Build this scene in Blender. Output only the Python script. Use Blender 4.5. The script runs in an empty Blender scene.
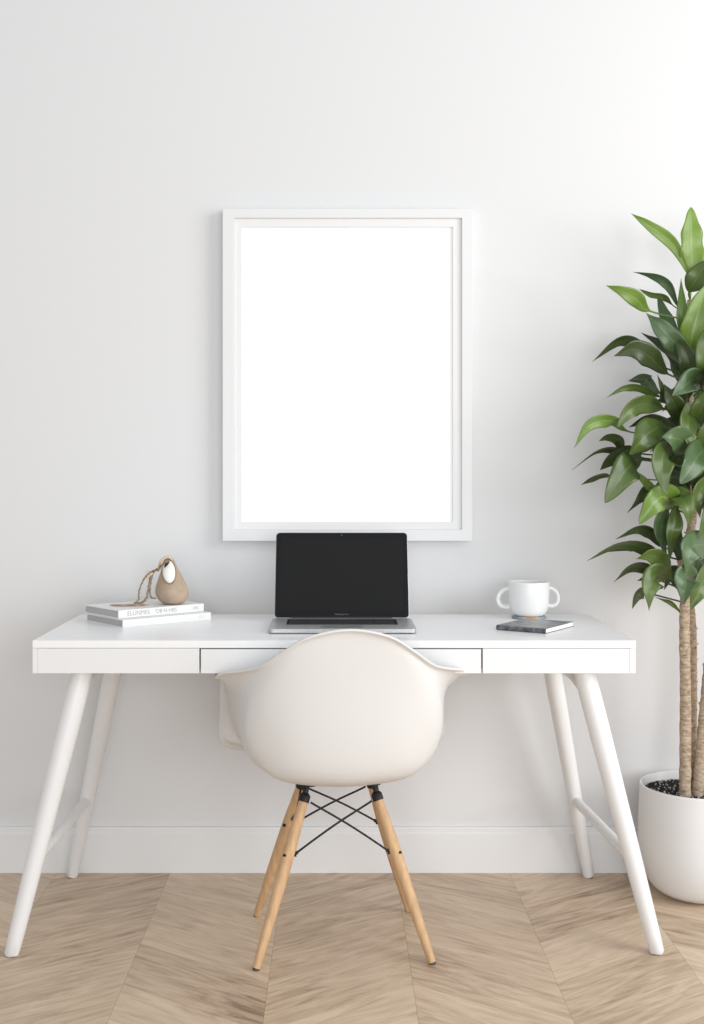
import bpy, bmesh, math, random
from mathutils import Vector, Matrix
rng = random.Random(7)
SC = bpy.context.scene
COL = SC.collection

# ------------------------------------------------------------------ camera, light, exposure
F, D, H, VX, VY = 1207.0, 3.5, 1.154, 337.0, 475.0
cam_d = bpy.data.cameras.new('camera'); cam = bpy.data.objects.new('camera', cam_d); COL.objects.link(cam)
cam.location = (0, -D, H); cam.rotation_euler = (math.pi/2, 0, 0)
cam_d.sensor_width = 36; cam_d.lens = F/1024*36
cam_d.shift_x = (352-VX)/1024; cam_d.shift_y = -(512-VY)/1024
SC.camera = cam
SC.view_settings.view_transform = 'Standard'; SC.view_settings.look = 'None'
SC.view_settings.exposure = 0.0; SC.view_settings.gamma = 1.0
SC.view_settings.use_curve_mapping = False
w = bpy.data.worlds.new('world'); SC.world = w; w.use_nodes = True
w.node_tree.nodes['Background'].inputs[0].default_value = (0.955, 0.98, 1.0, 1)
w.node_tree.nodes['Background'].inputs[1].default_value = 0.64
def area(name, loc, target, sx, sy, power, col):
    l = bpy.data.lights.new(name, 'AREA'); l.shape = 'RECTANGLE'; l.size = sx; l.size_y = sy
    l.energy = power; l.color = col
    o = bpy.data.objects.new(name, l); COL.objects.link(o); o.location = loc
    o.rotation_euler = (Vector(target)-Vector(loc)).to_track_quat('-Z', 'Y').to_euler()
    return o
area('window_daylight', (3.4, -2.5, 2.0), (0.0, -0.1, 0.9), 2.2, 2.6, 104, (1.0, 1.0, 1.0))
area('fill_behind_viewer', (0.9, -6.6, 1.15), (0.2, 0.0, 0.8), 4.2, 2.2, 124, (0.98, 0.99, 1.0))  # added fill for under the desk, standing in for a presumed window

def P(px, py, y):
    """world point at depth y that lies on the sight line measured at (px, py)"""
    d = D + y
    return Vector(((px-VX)*d/F, y, H-(py-VY)*d/F))

# ------------------------------------------------------------------ materials
def mat(name, col, rough=0.5, spec=0.5, metal=0.0, bump=None, var=None, coat=0.0):
    m = bpy.data.materials.new(name); m.use_nodes = True
    nt = m.node_tree; b = nt.nodes['Principled BSDF']
    b.inputs['Base Color'].default_value = (*col, 1)
    b.inputs['Roughness'].default_value = rough
    b.inputs['Specular IOR Level'].default_value = spec
    b.inputs['Metallic'].default_value = metal
    b.inputs['Coat Weight'].default_value = coat
    tc = nt.nodes.new('ShaderNodeTexCoord')
    if var:
        scale, amt, stretch = var
        mp = nt.nodes.new('ShaderNodeMapping'); mp.inputs['Scale'].default_value = stretch
        nt.links.new(tc.outputs['Object'], mp.inputs['Vector'])
        n = nt.nodes.new('ShaderNodeTexNoise'); n.inputs['Scale'].default_value = scale
        n.inputs['Detail'].default_value = 5
        nt.links.new(mp.outputs[0], n.inputs['Vector'])
        r = nt.nodes.new('ShaderNodeValToRGB')
        r.color_ramp.elements[0].position = 0.3; r.color_ramp.elements[1].position = 0.7
        r.color_ramp.elements[0].color = (*[c*(1-amt) for c in col], 1)
        r.color_ramp.elements[1].color = (*[min(1, c*(1+amt)) for c in col], 1)
        nt.links.new(n.outputs['Fac'], r.inputs[0]); nt.links.new(r.outputs[0], b.inputs['Base Color'])
    if bump:
        scale, st = bump
        n = nt.nodes.new('ShaderNodeTexNoise'); n.inputs['Scale'].default_value = scale
        n.inputs['Detail'].default_value = 4
        nt.links.new(tc.outputs['Object'], n.inputs['Vector'])
        bp = nt.nodes.new('ShaderNodeBump'); bp.inputs['Strength'].default_value = st
        bp.inputs['Distance'].default_value = 0.002
        nt.links.new(n.outputs['Fac'], bp.inputs['Height']); nt.links.new(bp.outputs[0], b.inputs['Normal'])
    return m

M_WALL = mat('wall_paint', (0.735, 0.737, 0.742), 0.9, 0.2, bump=(220, 0.06))
M_TRIM = mat('trim_paint', (0.79, 0.795, 0.80), 0.45, 0.4)
M_FRAME = mat('frame_lacquer', (0.765, 0.768, 0.775), 0.45, 0.4)
M_MAT = mat('passepartout', (0.80, 0.80, 0.80), 0.9, 0.2)
M_PAPER = mat('blank_paper', (1.0, 1.0, 1.0), 0.9, 0.0)
M_DESK = mat('desk_lacquer', (0.80, 0.80, 0.805), 0.32, 0.45)
M_TOP = mat('desk_lacquer_lit', (0.875, 0.875, 0.88), 0.28, 0.55)  # same lacquer as the fronts, paler to paint in the light on top
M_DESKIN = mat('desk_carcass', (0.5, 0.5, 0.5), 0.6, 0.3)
M_SHELL = mat('chair_plastic', (0.745, 0.741, 0.732), 0.38, 0.4)
M_WOOD = mat('beech_wood', (0.58, 0.37, 0.20), 0.45, 0.4, var=(14, 0.16, (6, 6, 0.6)))
M_BLACK = mat('black_metal', (0.012, 0.012, 0.014), 0.45, 0.4)
M_ALU = mat('aluminium', (0.50, 0.50, 0.51), 0.42, 0.5, metal=0.75)
M_KEY = mat('black_key', (0.03, 0.03, 0.032), 0.35, 0.6)
M_SCREEN = mat('dark_screen', (0.012, 0.012, 0.0125), 0.35, 0.2)
M_BEZEL = mat('glossy_bezel', (0.008, 0.008, 0.009), 0.3, 0.25)
M_GREYTXT = mat('grey_print', (0.16, 0.16, 0.16), 0.6, 0.2)
M_COVER = mat('book_cover', (0.79, 0.79, 0.79), 0.45, 0.35)
M_EDGE = mat('grey_endboard', (0.10, 0.085, 0.07), 0.7, 0.2)
M_PAGES = mat('page_block', (0.46, 0.455, 0.44), 0.85, 0.1, var=(60, 0.12, (1, 1, 60)))
M_BPRINT = mat('cover_print', (0.38, 0.365, 0.35), 0.6, 0.2)
M_CLAY = mat('tan_clay', (0.44, 0.335, 0.25), 0.75, 0.25, bump=(120, 0.25), var=(22, 0.14, (1, 1, 1)))
M_ENAMEL = mat('white_glaze', (0.88, 0.86, 0.82), 0.25, 0.5)
M_TWIG = mat('brass_twig', (0.27, 0.19, 0.11), 0.45, 0.5, metal=0.35, var=(160, 0.4, (1, 1, 1)))
M_TWIGL = mat('pale_twig', (0.62, 0.52, 0.36), 0.4, 0.5, metal=0.3)
M_MUG = mat('white_ceramic', (0.80, 0.80, 0.795), 0.22, 0.5)
M_NPAGE = mat('notebook_pages', (0.84, 0.82, 0.80), 0.8, 0.2, var=(40, 0.06, (1, 1, 80)))
M_POT = mat('matte_pot', (0.78, 0.78, 0.785), 0.55, 0.35, bump=(300, 0.08))
M_SOIL = mat('potting_soil', (0.022, 0.020, 0.018), 0.9, 0.2, bump=(150, 0.8), var=(180, 0.7, (1, 1, 1)))
M_GRIT = mat('perlite_grit', (0.45, 0.43, 0.40), 0.8, 0.2)

def ramp(nt, stops):
    r = nt.nodes.new('ShaderNodeValToRGB'); e = r.color_ramp.elements
    while len(e) < len(stops): e.new(0.5)
    for i, (p, c) in enumerate(stops): e[i].position = p; e[i].color = (*c, 1)
    return r

def notebook_cover():
    m = mat('marbled_cover', (0.1, 0.1, 0.1), 0.3, 0.5); nt = m.node_tree; b = nt.nodes['Principled BSDF']
    tc = nt.nodes.new('ShaderNodeTexCoord'); n = nt.nodes.new('ShaderNodeTexNoise')
    n.inputs['Scale'].default_value = 30; n.inputs['Detail'].default_value = 6; n.inputs['Distortion'].default_value = 1.2
    nt.links.new(tc.outputs['Object'], n.inputs['Vector'])
    r = ramp(nt, [(0.28, (0.015, 0.02, 0.035)), (0.45, (0.06, 0.075, 0.10)), (0.58, (0.16, 0.16, 0.16)), (0.72, (0.32, 0.28, 0.23))])
    nt.links.new(n.outputs['Fac'], r.inputs[0]); nt.links.new(r.outputs[0], b.inputs['Base Color'])
    return m
M_NCOVER = notebook_cover()

def coaster_mat():
    m = mat('agate_coaster', (0.2, 0.2, 0.2), 0.25, 0.5); nt = m.node_tree; b = nt.nodes['Principled BSDF']
    tc = nt.nodes.new('ShaderNodeTexCoord'); n = nt.nodes.new('ShaderNodeTexNoise')
    n.inputs['Scale'].default_value = 60; n.inputs['Detail'].default_value = 3
    nt.links.new(tc.outputs['Object'], n.inputs['Vector'])
    g = nt.nodes.new('ShaderNodeVectorMath'); g.operation = 'DISTANCE'; g.inputs[1].default_value = (0.0, -0.046, 0.003)
    nt.links.new(tc.outputs['Object'], g.inputs[0])
    q = nt.nodes.new('ShaderNodeMath'); q.operation = 'MULTIPLY_ADD'; q.inputs[1].default_value = 0.02
    nt.links.new(n.outputs['Fac'], q.inputs[0]); nt.links.new(g.outputs['Value'], q.inputs[2])
    q2 = nt.nodes.new('ShaderNodeMath'); q2.operation = 'MULTIPLY'; q2.inputs[1].default_value = 10
    nt.links.new(q.outputs[0], q2.inputs[0])
    r = ramp(nt, [(0.18, (0.60, 0.36, 0.13)), (0.29, (0.62, 0.48, 0.30)), (0.36, (0.33, 0.40, 0.45)), (0.6, (0.20, 0.27, 0.34))])
    nt.links.new(q2.outputs[0], r.inputs[0]); nt.links.new(r.outputs[0], b.inputs['Base Color'])
    return m
M_COASTER = coaster_mat()

def bark():
    m = mat('cane_bark', (0.4, 0.3, 0.2), 0.85, 0.2); nt = m.node_tree; b = nt.nodes['Principled BSDF']
    tc = nt.nodes.new('ShaderNodeTexCoord')
    mp = nt.nodes.new('ShaderNodeMapping'); mp.inputs['Scale'].default_value = (28, 28, 75)
    nt.links.new(tc.outputs['Object'], mp.inputs['Vector'])
    n = nt.nodes.new('ShaderNodeTexNoise'); n.inputs['Scale'].default_value = 2.2; n.inputs['Detail'].default_value = 6
    nt.links.new(mp.outputs[0], n.inputs['Vector'])
    r = ramp(nt, [(0.28, (0.24, 0.165, 0.12)), (0.5, (0.42, 0.325, 0.235)), (0.72, (0.58, 0.475, 0.365))])
    nt.links.new(n.outputs['Fac'], r.inputs[0]); nt.links.new(r.outputs[0], b.inputs['Base Color'])
    bp = nt.nodes.new('ShaderNodeBump'); bp.inputs['Strength'].default_value = 0.7; bp.inputs['Distance'].default_value = 0.003
    nt.links.new(n.outputs['Fac'], bp.inputs['Height']); nt.links.new(bp.outputs[0], b.inputs['Normal'])
    return m
M_BARK = bark()

def leaf_mat(name, base, dark, vein):
    m = mat(name, base, 0.30, 0.6); nt = m.node_tree; b = nt.nodes['Principled BSDF']
    uv = nt.nodes.new('ShaderNodeUVMap'); uv.uv_map = 'UVMap'
    sep = nt.nodes.new('ShaderNodeSeparateXYZ'); nt.links.new(uv.outputs[0], sep.inputs[0])
    def math_(op, a, bb=None):
        q = nt.nodes.new('ShaderNodeMath'); q.operation = op
        for i, v in enumerate((a, bb)):
            if v is None: continue
            if isinstance(v, (int, float)): q.inputs[i].default_value = v
            else: nt.links.new(v, q.inputs[i])
        return q.outputs[0]
    ax = math_('ABSOLUTE', math_('SUBTRACT', sep.outputs[0], 0.5))        # 0 at midrib
    rib = math_('LESS_THAN', ax, 0.028)
    sv = math_('SUBTRACT', math_('MULTIPLY', sep.outputs[1], 16), math_('MULTIPLY', ax, 9))
    fr = math_('FRACT', sv)
    side = math_('MULTIPLY', math_('LESS_THAN', fr, 0.14), 0.28)
    fac = math_('MAXIMUM', math_('MULTIPLY', rib, 0.5), side)
    tc = nt.nodes.new('ShaderNodeTexCoord'); n = nt.nodes.new('ShaderNodeTexNoise')
    n.inputs['Scale'].default_value = 24; n.inputs['Detail'].default_value = 5
    nt.links.new(tc.outputs['Object'], n.inputs['Vector'])
    oi = nt.nodes.new('ShaderNodeObjectInfo')
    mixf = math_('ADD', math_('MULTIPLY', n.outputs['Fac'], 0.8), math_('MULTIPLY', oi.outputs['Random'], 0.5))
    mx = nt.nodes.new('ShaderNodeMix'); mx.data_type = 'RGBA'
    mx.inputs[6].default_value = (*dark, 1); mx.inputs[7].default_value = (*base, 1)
    nt.links.new(mixf, mx.inputs[0])
    mx2 = nt.nodes.new('ShaderNodeMix'); mx2.data_type = 'RGBA'
    nt.links.new(fac, mx2.inputs[0]); nt.links.new(mx.outputs[2], mx2.inputs[6]); mx2.inputs[7].default_value = (*vein, 1)
    nt.links.new(mx2.outputs[2], b.inputs['Base Color'])
    bp = nt.nodes.new('ShaderNodeBump'); bp.inputs['Strength'].default_value = 0.35; bp.inputs['Distance'].default_value = 0.002
    nt.links.new(math_('MULTIPLY', fac, -1), bp.inputs['Height']); nt.links.new(bp.outputs[0], b.inputs['Normal'])
    tr = nt.nodes.new('ShaderNodeBsdfTranslucent'); nt.links.new(mx2.outputs[2], tr.inputs[0])
    ms = nt.nodes.new('ShaderNodeMixShader'); ms.inputs[0].default_value = 0.22
    out = nt.nodes['Material Output']
    nt.links.new(b.outputs[0], ms.inputs[1]); nt.links.new(tr.outputs[0], ms.inputs[2]); nt.links.new(ms.outputs[0], out.inputs[0])
    return m
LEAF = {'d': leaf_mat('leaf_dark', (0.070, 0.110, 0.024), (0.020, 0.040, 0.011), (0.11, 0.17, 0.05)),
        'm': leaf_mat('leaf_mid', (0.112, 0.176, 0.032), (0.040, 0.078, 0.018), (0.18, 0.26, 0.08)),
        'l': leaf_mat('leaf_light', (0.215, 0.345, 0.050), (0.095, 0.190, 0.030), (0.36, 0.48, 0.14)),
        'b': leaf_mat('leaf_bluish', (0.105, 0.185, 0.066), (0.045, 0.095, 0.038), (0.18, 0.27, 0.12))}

def floor_mat():
    m = mat('chevron_oak', (0.5, 0.38, 0.27), 0.38, 0.4); nt = m.node_tree; b = nt.nodes['Principled BSDF']
    L = nt.links.new
    def ma(op, a, bb=None, c=None):
        q = nt.nodes.new('ShaderNodeMath'); q.operation = op
        for i, v in enumerate((a, bb, c)):
            if v is None: continue
            if isinstance(v, (int, float)): q.inputs[i].default_value = v
            else: L(v, q.inputs[i])
        return q.outputs[0]
    g = nt.nodes.new('ShaderNodeNewGeometry'); sp = nt.nodes.new('ShaderNodeSeparateXYZ'); L(g.outputs['Position'], sp.inputs[0])
    X, Y = sp.outputs[0], sp.outputs[1]
    W = 0.328; STEP = 0.235; SL = 0.70; CA = 1/math.sqrt(1+SL*SL); SA = SL*CA
    u = ma('DIVIDE', ma('ADD', X, 0.812+W*20), W)          # columns; seams at -.812, -.484, -.156, .172, .5 ...
    col = ma('FLOOR', u); t = ma('FRACT', u)
    par = ma('MODULO', col, 2.0)                            # 0: rises to the right
    sgn = ma('SUBTRACT', 1.0, ma('MULTIPLY', par, 2.0))
    tt = ma('ADD', ma('MULTIPLY', t, ma('SUBTRACT', 1.0, par)), ma('MULTIPLY', ma('SUBTRACT', 1.0, t), par))
    v = ma('DIVIDE', ma('SUBTRACT', ma('ADD', Y, 20.03), ma('MULTIPLY', tt, W*SL)), STEP)
    row = ma('FLOOR', v); fv = ma('FRACT', v)
    cid = nt.nodes.new('ShaderNodeCombineXYZ'); L(col, cid.inputs[0]); L(row, cid.inputs[1])
    wn = nt.nodes.new('ShaderNodeTexWhiteNoise'); wn.noise_dimensions = '3D'; L(cid.outputs[0], wn.inputs['Vector'])
    along = ma('ADD', ma('MULTIPLY', X, CA), ma('MULTIPLY', ma('MULTIPLY', Y, sgn), SA))
    across = ma('SUBTRACT', ma('MULTIPLY', Y, CA), ma('MULTIPLY', ma('MULTIPLY', X, sgn), SA))
    cg = nt.nodes.new('ShaderNodeCombineXYZ')
    L(ma('MULTIPLY', along, 3.8), cg.inputs[0]); L(ma('MULTIPLY', across, 23.0), cg.inputs[1])
    L(ma('MULTIPLY', wn.outputs['Value'], 37.0), cg.inputs[2])
    n1 = nt.nodes.new('ShaderNodeTexNoise'); n1.inputs['Scale'].default_value = 1.0; n1.inputs['Detail'].default_value = 6
    n1.inputs['Roughness'].default_value = 0.62; n1.inputs['Distortion'].default_value = 1.6; L(cg.outputs[0], n1.inputs['Vector'])
    cg2 = nt.nodes.new('ShaderNodeCombineXYZ')
    L(ma('MULTIPLY', along, 9.0), cg2.inputs[0]); L(ma('MULTIPLY', across, 120.0), cg2.inputs[1]); L(ma('MULTIPLY', wn.outputs['Value'], 11.0), cg2.inputs[2])
    n2 = nt.nodes.new('ShaderNodeTexNoise'); n2.inputs['Scale'].default_value = 1.0; n2.inputs['Detail'].default_value = 4; L(cg2.outputs[0], n2.inputs['Vector'])
    n3 = nt.nodes.new('ShaderNodeTexNoise'); n3.inputs['Scale'].default_value = 3.0; n3.inputs['Detail'].default_value = 3; L(g.outputs['Position'], n3.inputs['Vector'])
    f = ma('ADD', ma('ADD', ma('MULTIPLY', n1.outputs['Fac'], 0.72), ma('MULTIPLY', n2.outputs['Fac'], 0.28)),
           ma('ADD', ma('MULTIPLY', ma('SUBTRACT', wn.outputs['Value'], 0.5), 0.16), ma('MULTIPLY', ma('SUBTRACT', n3.outputs['Fac'], 0.5), 0.2)))
    r = ramp(nt, [(0.26, (0.25, 0.165, 0.105)), (0.38, (0.45, 0.328, 0.225)), (0.50, (0.58, 0.442, 0.315)), (0.66, (0.70, 0.555, 0.41))])
    L(f, r.inputs[0])
    e1 = ma('MINIMUM', fv, ma('SUBTRACT', 1.0, fv)); e2 = ma('MINIMUM', t, ma('SUBTRACT', 1.0, t))
    j = ma('MAXIMUM', ma('MULTIPLY', ma('LESS_THAN', e1, 0.004), 0.22), ma('MULTIPLY', ma('LESS_THAN', e2, 0.003), 0.34))
    mx = nt.nodes.new('ShaderNodeMix'); mx.data_type = 'RGBA'; L(j, mx.inputs[0]); L(r.outputs[0], mx.inputs[6]); mx.inputs[7].default_value = (0.16, 0.11, 0.075, 1)
    L(mx.outputs[2], b.inputs['Base Color'])
    bp = nt.nodes.new('ShaderNodeBump'); bp.inputs['Strength'].default_value = 0.25; bp.inputs['Distance'].default_value = 0.001
    L(ma('SUBTRACT', f, ma('MULTIPLY', j, 1.0)), bp.inputs['Height']); L(bp.outputs[0], b.inputs['Normal'])
    return m
M_FLOOR = floor_mat()

# ------------------------------------------------------------------ builders
def link(name, me, m, parent=None, smooth=False):
    o = bpy.data.objects.new(name, me); COL.objects.link(o)
    if m is not None and not me.materials: me.materials.append(m)
    if parent: o.parent = parent
    if smooth:
        for p in me.polygons: p.use_smooth = True
    return o
def from_bm(name, bm, m, parent=None, smooth=False):
    me = bpy.data.meshes.new(name); bmesh.ops.recalc_face_normals(bm, faces=bm.faces); bm.to_mesh(me); bm.free()
    return link(name, me, m, parent, smooth)
def tag(o, label, cat=None, group=None, kind=None):
    if label: o['label'] = label
    if cat: o['category'] = cat
    if group: o['group'] = group
    if kind: o['kind'] = kind
    return o
def empty(name, loc, rz=0):
    o = bpy.data.objects.new(name, None); COL.objects.link(o); o.location = loc; o.rotation_euler = (0, 0, rz)
    o.empty_display_size = 0.05
    return o
def add_box(bm, lo, hi, bev=0.0, seg=2, mtx=None):
    r = bmesh.ops.create_cube(bm, size=1.0)
    vs = r['verts']
    c = [(a+b)/2 for a, b in zip(lo, hi)]; s = [b-a for a, b in zip(lo, hi)]
    for v in vs: v.co = Vector((c[0]+v.co.x*s[0], c[1]+v.co.y*s[1], c[2]+v.co.z*s[2]))
    if bev:
        es = list({e for v in vs for e in v.link_edges})
        rb = bmesh.ops.bevel(bm, geom=es, offset=bev, segments=seg, profile=0.5, affect='EDGES')
        vs = list({v for f in rb['faces'] for v in f.verts} | {v for v in vs if v.is_valid})
    if mtx:
        for v in vs: v.co = mtx @ v.co
    return vs
def box(name, lo, hi, m, parent=None, bev=0.0, mtx=None, seg=2):
    bm = bmesh.new(); add_box(bm, lo, hi, bev, seg, mtx)
    return from_bm(name, bm, m, parent)
def cat(pts, n):
    """Catmull-Rom through Vector list"""
    P_ = [2*pts[0]-pts[1]] + list(pts) + [2*pts[-1]-pts[-2]]
    out = []; k = len(pts)-1
    for i in range(n+1):
        s = i/n*k; j = min(int(s), k-1); t = s-j
        a, b, c, d = P_[j:j+4]
        out.append(0.5*((2*b)+(c-a)*t+(2*a-5*b+4*c-d)*t*t+(3*b-a-3*c+d)*t**3))
    return out
def add_tube(bm, path, radii, seg=12, caps=True, squash=1.0):
    n = len(path)
    if isinstance(radii, (int, float)): radii = [radii]*n
    rings = []; up = None
    for i, p in enumerate(path):
        t = (path[min(i+1, n-1)]-path[max(i-1, 0)]).normalized()
        if up is None:
            up = t.orthogonal().normalized()
        up = (up - t*up.dot(t)).normalized(); sd = t.cross(up)
        rings.append([bm.verts.new(p+radii[i]*(math.cos(a)*up+squash*math.sin(a)*sd)) for a in [2*math.pi*k/seg for k in range(seg)]])
    for a, b in zip(rings, rings[1:]):
        for k in range(seg): bm.faces.new((a[k], a[(k+1) % seg], b[(k+1) % seg], b[k]))
    if caps:
        bm.faces.new(rings[0][::-1]); bm.faces.new(rings[-1])
    return rings
def tube(name, path, radii, m, parent=None, seg=12, squash=1.0):
    bm = bmesh.new(); add_tube(bm, path, radii, seg, True, squash)
    o = from_bm(name, bm, m, parent, True)
    md = o.modifiers.new('edge', 'EDGE_SPLIT'); md.split_angle = math.radians(55)
    return o
def add_lathe(bm, prof, seg=64, mtx=None):
    rings = []
    for r, z in prof:
        if r < 1e-6: rings.append([bm.verts.new((0, 0, z))])
        else: rings.append([bm.verts.new((r*math.cos(2*math.pi*k/seg), r*math.sin(2*math.pi*k/seg), z)) for k in range(seg)])
    for a, b in zip(rings, rings[1:]):
        for k in range(seg):
            q = (k+1) % seg
            if len(a) == 1 and len(b) == 1: continue
            if len(a) == 1: bm.faces.new((a[0], b[k], b[q]))
            elif len(b) == 1: bm.faces.new((a[k], a[q], b[0]))
            else: bm.faces.new((a[k], a[q], b[q], b[k]))
    if mtx:
        for rr in rings:
            for v in rr: v.co = mtx @ v.co
def lathe(name, prof, m, parent=None, seg=64, mtx=None, split=50):
    bm = bmesh.new(); add_lathe(bm, prof, seg, mtx)
    o = from_bm(name, bm, m, parent, True)
    md = o.modifiers.new('edge', 'EDGE_SPLIT'); md.split_angle = math.radians(split)
    return o
def smooth_prof(pts, n=40):
    return [(max(v.x, 0), v.y) for v in cat([Vector((a, b, 0)) for a, b in pts], n)]
def text_mesh(name, s, size, m, parent, mtx, extrude=0.0002, align='LEFT', sx=1.0):
    c = bpy.data.curves.new(name, 'FONT'); c.body = s; c.size = size; c.extrude = extrude
    c.align_x = align; c.align_y = 'CENTER'
    tmp = bpy.data.objects.new(name, c); COL.objects.link(tmp)
    bpy.context.view_layer.update()
    me = bpy.data.meshes.new_from_object(tmp.evaluated_get(bpy.context.evaluated_depsgraph_get()))
    bpy.data.objects.remove(tmp)
    me.transform(mtx @ Matrix.Diagonal((sx, 1, 1, 1))); me.materials.clear()
    return link(name, me, m, parent)

# ------------------------------------------------------------------ setting
def struct(o): o['kind'] = 'structure'; return o
struct(box('floor', (-3.2, -4.6, -0.05), (3.4, 0.016, 0.0), M_FLOOR))
struct(box('wall_back', (-3.2, 0.016, -0.05), (3.4, 0.13, 2.9), M_WALL))
def baseboard():
    prof = [(0, 0.0), (-0.016, 0.0), (-0.016, 0.113), (-0.014, 0.1165), (-0.0125, 0.118), (-0.0125, 0.128), (-0.011, 0.131), (0, 0.132)]
    bm = bmesh.new()
    a = [bm.verts.new((-3.2, y+.016, z)) for y, z in prof]; b = [bm.verts.new((3.4, y+.016, z)) for y, z in prof]
    for i in range(len(prof)):
        j = (i+1) % len(prof); bm.faces.new((a[i], a[j], b[j], b[i]))
    bm.faces.new(a); bm.faces.new(b[::-1])
    struct(from_bm('baseboard_back', bm, M_TRIM))
baseboard()

# ------------------------------------------------------------------ picture frame
def picture_frame():
    yf = -0.026; s = F/(D+yf)
    X = lambda px: (px-VX)/s
    Z = lambda py: H-(py-VY)/s
    x0, x1, z0, z1 = X(222.5), X(472.5), Z(541), Z(208.5)
    root = empty('picture_frame', ((x0+x1)/2, 0, z0))
    tag(root, 'large white picture frame with blank paper hanging on the white wall', 'picture frame')
    ox, oz = (x0+x1)/2, z0
    def rect_ring(name, a, b, y0, y1, m, bev):
        bm = bmesh.new()
        # mitred ring from outer rectangle a to inner rectangle b between depths y0 (front) and y1
        def ring(r, y): return [bm.verts.new((px-ox, y, pz-oz)) for px, pz in ((r[0], r[2]), (r[1], r[2]), (r[1], r[3]), (r[0], r[3]))]
        fo, fi, bo, bi = ring(a, y0), ring(b, y0), ring(a, y1), ring(b, y1)
        for k in range(4):
            q = (k+1) % 4
            bm.faces.new((fo[k], fo[q], fi[q], fi[k])); bm.faces.new((bo[k], bi[k], bi[q], bo[q]))
            bm.faces.new((fo[k], bo[k], bo[q], fo[q])); bm.faces.new((fi[k], fi[q], bi[q], bi[k]))
        bmesh.ops.recalc_face_normals(bm, faces=bm.faces)
        o = from_bm(name, bm, m, root)
        md = o.modifiers.new('b', 'BEVEL'); md.width = bev; md.segments = 2; md.limit_method = 'ANGLE'
        return o
    A = (x0, x1, z0, z1); B = (X(234.2), X(462.0), Z(529.5), Z(217.8))
    rect_ring('frame_moulding', A, B, yf, 0.014, M_FRAME, 0.0012)
    C = (X(241.5), X(453.2), Z(522.0), Z(226.3))
    rect_ring('inner_slip', B, C, -0.017, 0.010, M_MAT, 0.0006)
    box('paper', (C[0]-.003-ox, -0.009, C[2]-.003-oz), (C[1]+.003-ox, 0.012, C[3]+.003-oz), M_PAPER, root)
picture_frame()

# ------------------------------------------------------------------ desk
ZT, ZB = 0.757, 0.678          # top surface and apron underside
DX0, DX1, DY0, DY1 = -0.731, 0.717, -0.605, -0.055
def desk():
    R = Vector(((DX0+DX1)/2, -0.33, 0)); root = empty('desk', R)
    tag(root, 'long white writing desk with slanted round legs and three flat drawers', 'desk')
    def bx(name, lo, hi, m=M_DESK, bev=0.0008):
        return box(name, [a-b for a, b in zip(lo, R)], [a-b for a, b in zip(hi, R)], m, root, bev)
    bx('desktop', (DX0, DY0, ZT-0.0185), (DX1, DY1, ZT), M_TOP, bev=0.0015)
    zt = ZT-0.0188
    bx('side_panel', (DX0+.0003, DY0+.0005, ZB), (DX0+0.012, DY1, zt))
    bx('side_panel', (DX1-0.0145, DY0+.0005, ZB), (DX1-.0003, DY1, zt))
    bx('back_panel', (DX0+0.0125, DY1-0.014, ZB), (DX1-0.015, DY1, zt))
    bx('bottom_panel', (DX0+0.0125, DY0+0.02, ZB+0.001), (DX1-0.015, DY1-0.0145, ZB+0.010))
    bx('inner_carcass', (DX0+0.0125, DY0+0.024, ZB+0.0105), (DX1-0.015, DY1-0.0145, zt-0.0005), M_DESKIN)
    X = lambda px: (px-VX)*(D+DY0)/F
    for a, b, g in ((DX0+0.0122, X(199.2), .0003), (X(200.8), X(481.2), 0.0022), (X(482.8), DX1-0.0148, .0006)):
        o = bx('drawer', (a, DY0+0.0008, ZB), (b, DY0+0.019, zt-g))
    # legs
    def P2(px, z, y): return Vector(((px-VX)*(D+y)/F, y, z)) - R
    legs = {}
    spec = {'fl': ((83.0, -0.545), (11.3, -0.602), 0.0265, 0.0175), 'fr': ((583.5, -0.545), (657.3, -0.588), 0.0265, 0.0175),
            'bl': ((118.0, -0.155), (72.0, -0.032), 0.0245, 0.0165), 'br': ((548.0, -0.155), (588.8, -0.032), 0.0245, 0.0165)}
    for k, ((pt, yt), (pb, yb), rt, rb) in spec.items():
        zt_ = ZB+0.0005
        a, b = P2(pt, zt_, yt), P2(pb, 0.0015, yb)
        if k[0] == 'b': rb = 0.0165
        n = 16; path = [b.lerp(a, i/n) for i in range(n+1)]
        rad = [rb+(rt-rb)*min(1, (i/n)*1.25)**0.8 for i in range(n+1)]
        path = [path[0], path[0].lerp(path[1], 0.08)]+path[1:]; rad = [rad[0]*0.8, rad[0]]+rad[1:]
        # horizontal end faces: flatten the end rings
        bm = bmesh.new(); rings = add_tube(bm, path, rad, 24)
        for v in rings[0]: v.co.z = 0.0015
        for v in rings[-1]: v.co.z = zt_
        o = from_bm('leg', bm, M_DESK, root, True); o.modifiers.new('e', 'EDGE_SPLIT').split_angle = math.radians(50)
        lathe('foot_pad', [(0, 0), (rb*0.75, 0), (rb*0.75, 0.0015), (0, 0.0015)], M_EDGE, o, 20, Matrix.Translation((b.x, b.y, 0)))
        legs[k] = (a, b)
    def at_z(k, z):
        a, b = legs[k]; return b.lerp(a, (z-b.z)/(a.z-b.z))
    for s in 'lr':
        tube('stretcher', [at_z('f'+s, 0.222), at_z('b'+s, 0.232)], 0.0135, M_DESK, root, 16)
        # moulded bracket that joins the two leg tops under the apron
        a, b = at_z('f'+s, ZB-0.042), at_z('b'+s, ZB-0.032)
        tube('top_rail', [a, a.lerp(b, .08)+Vector((0, 0, .003)), a.lerp(b, .3)+Vector((0, 0, .009)), a.lerp(b, .9)+Vector((0, 0, .002)), b], [0.025, 0.024, 0.020, 0.017, 0.018], M_DESK, root, 16)
desk()

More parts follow.
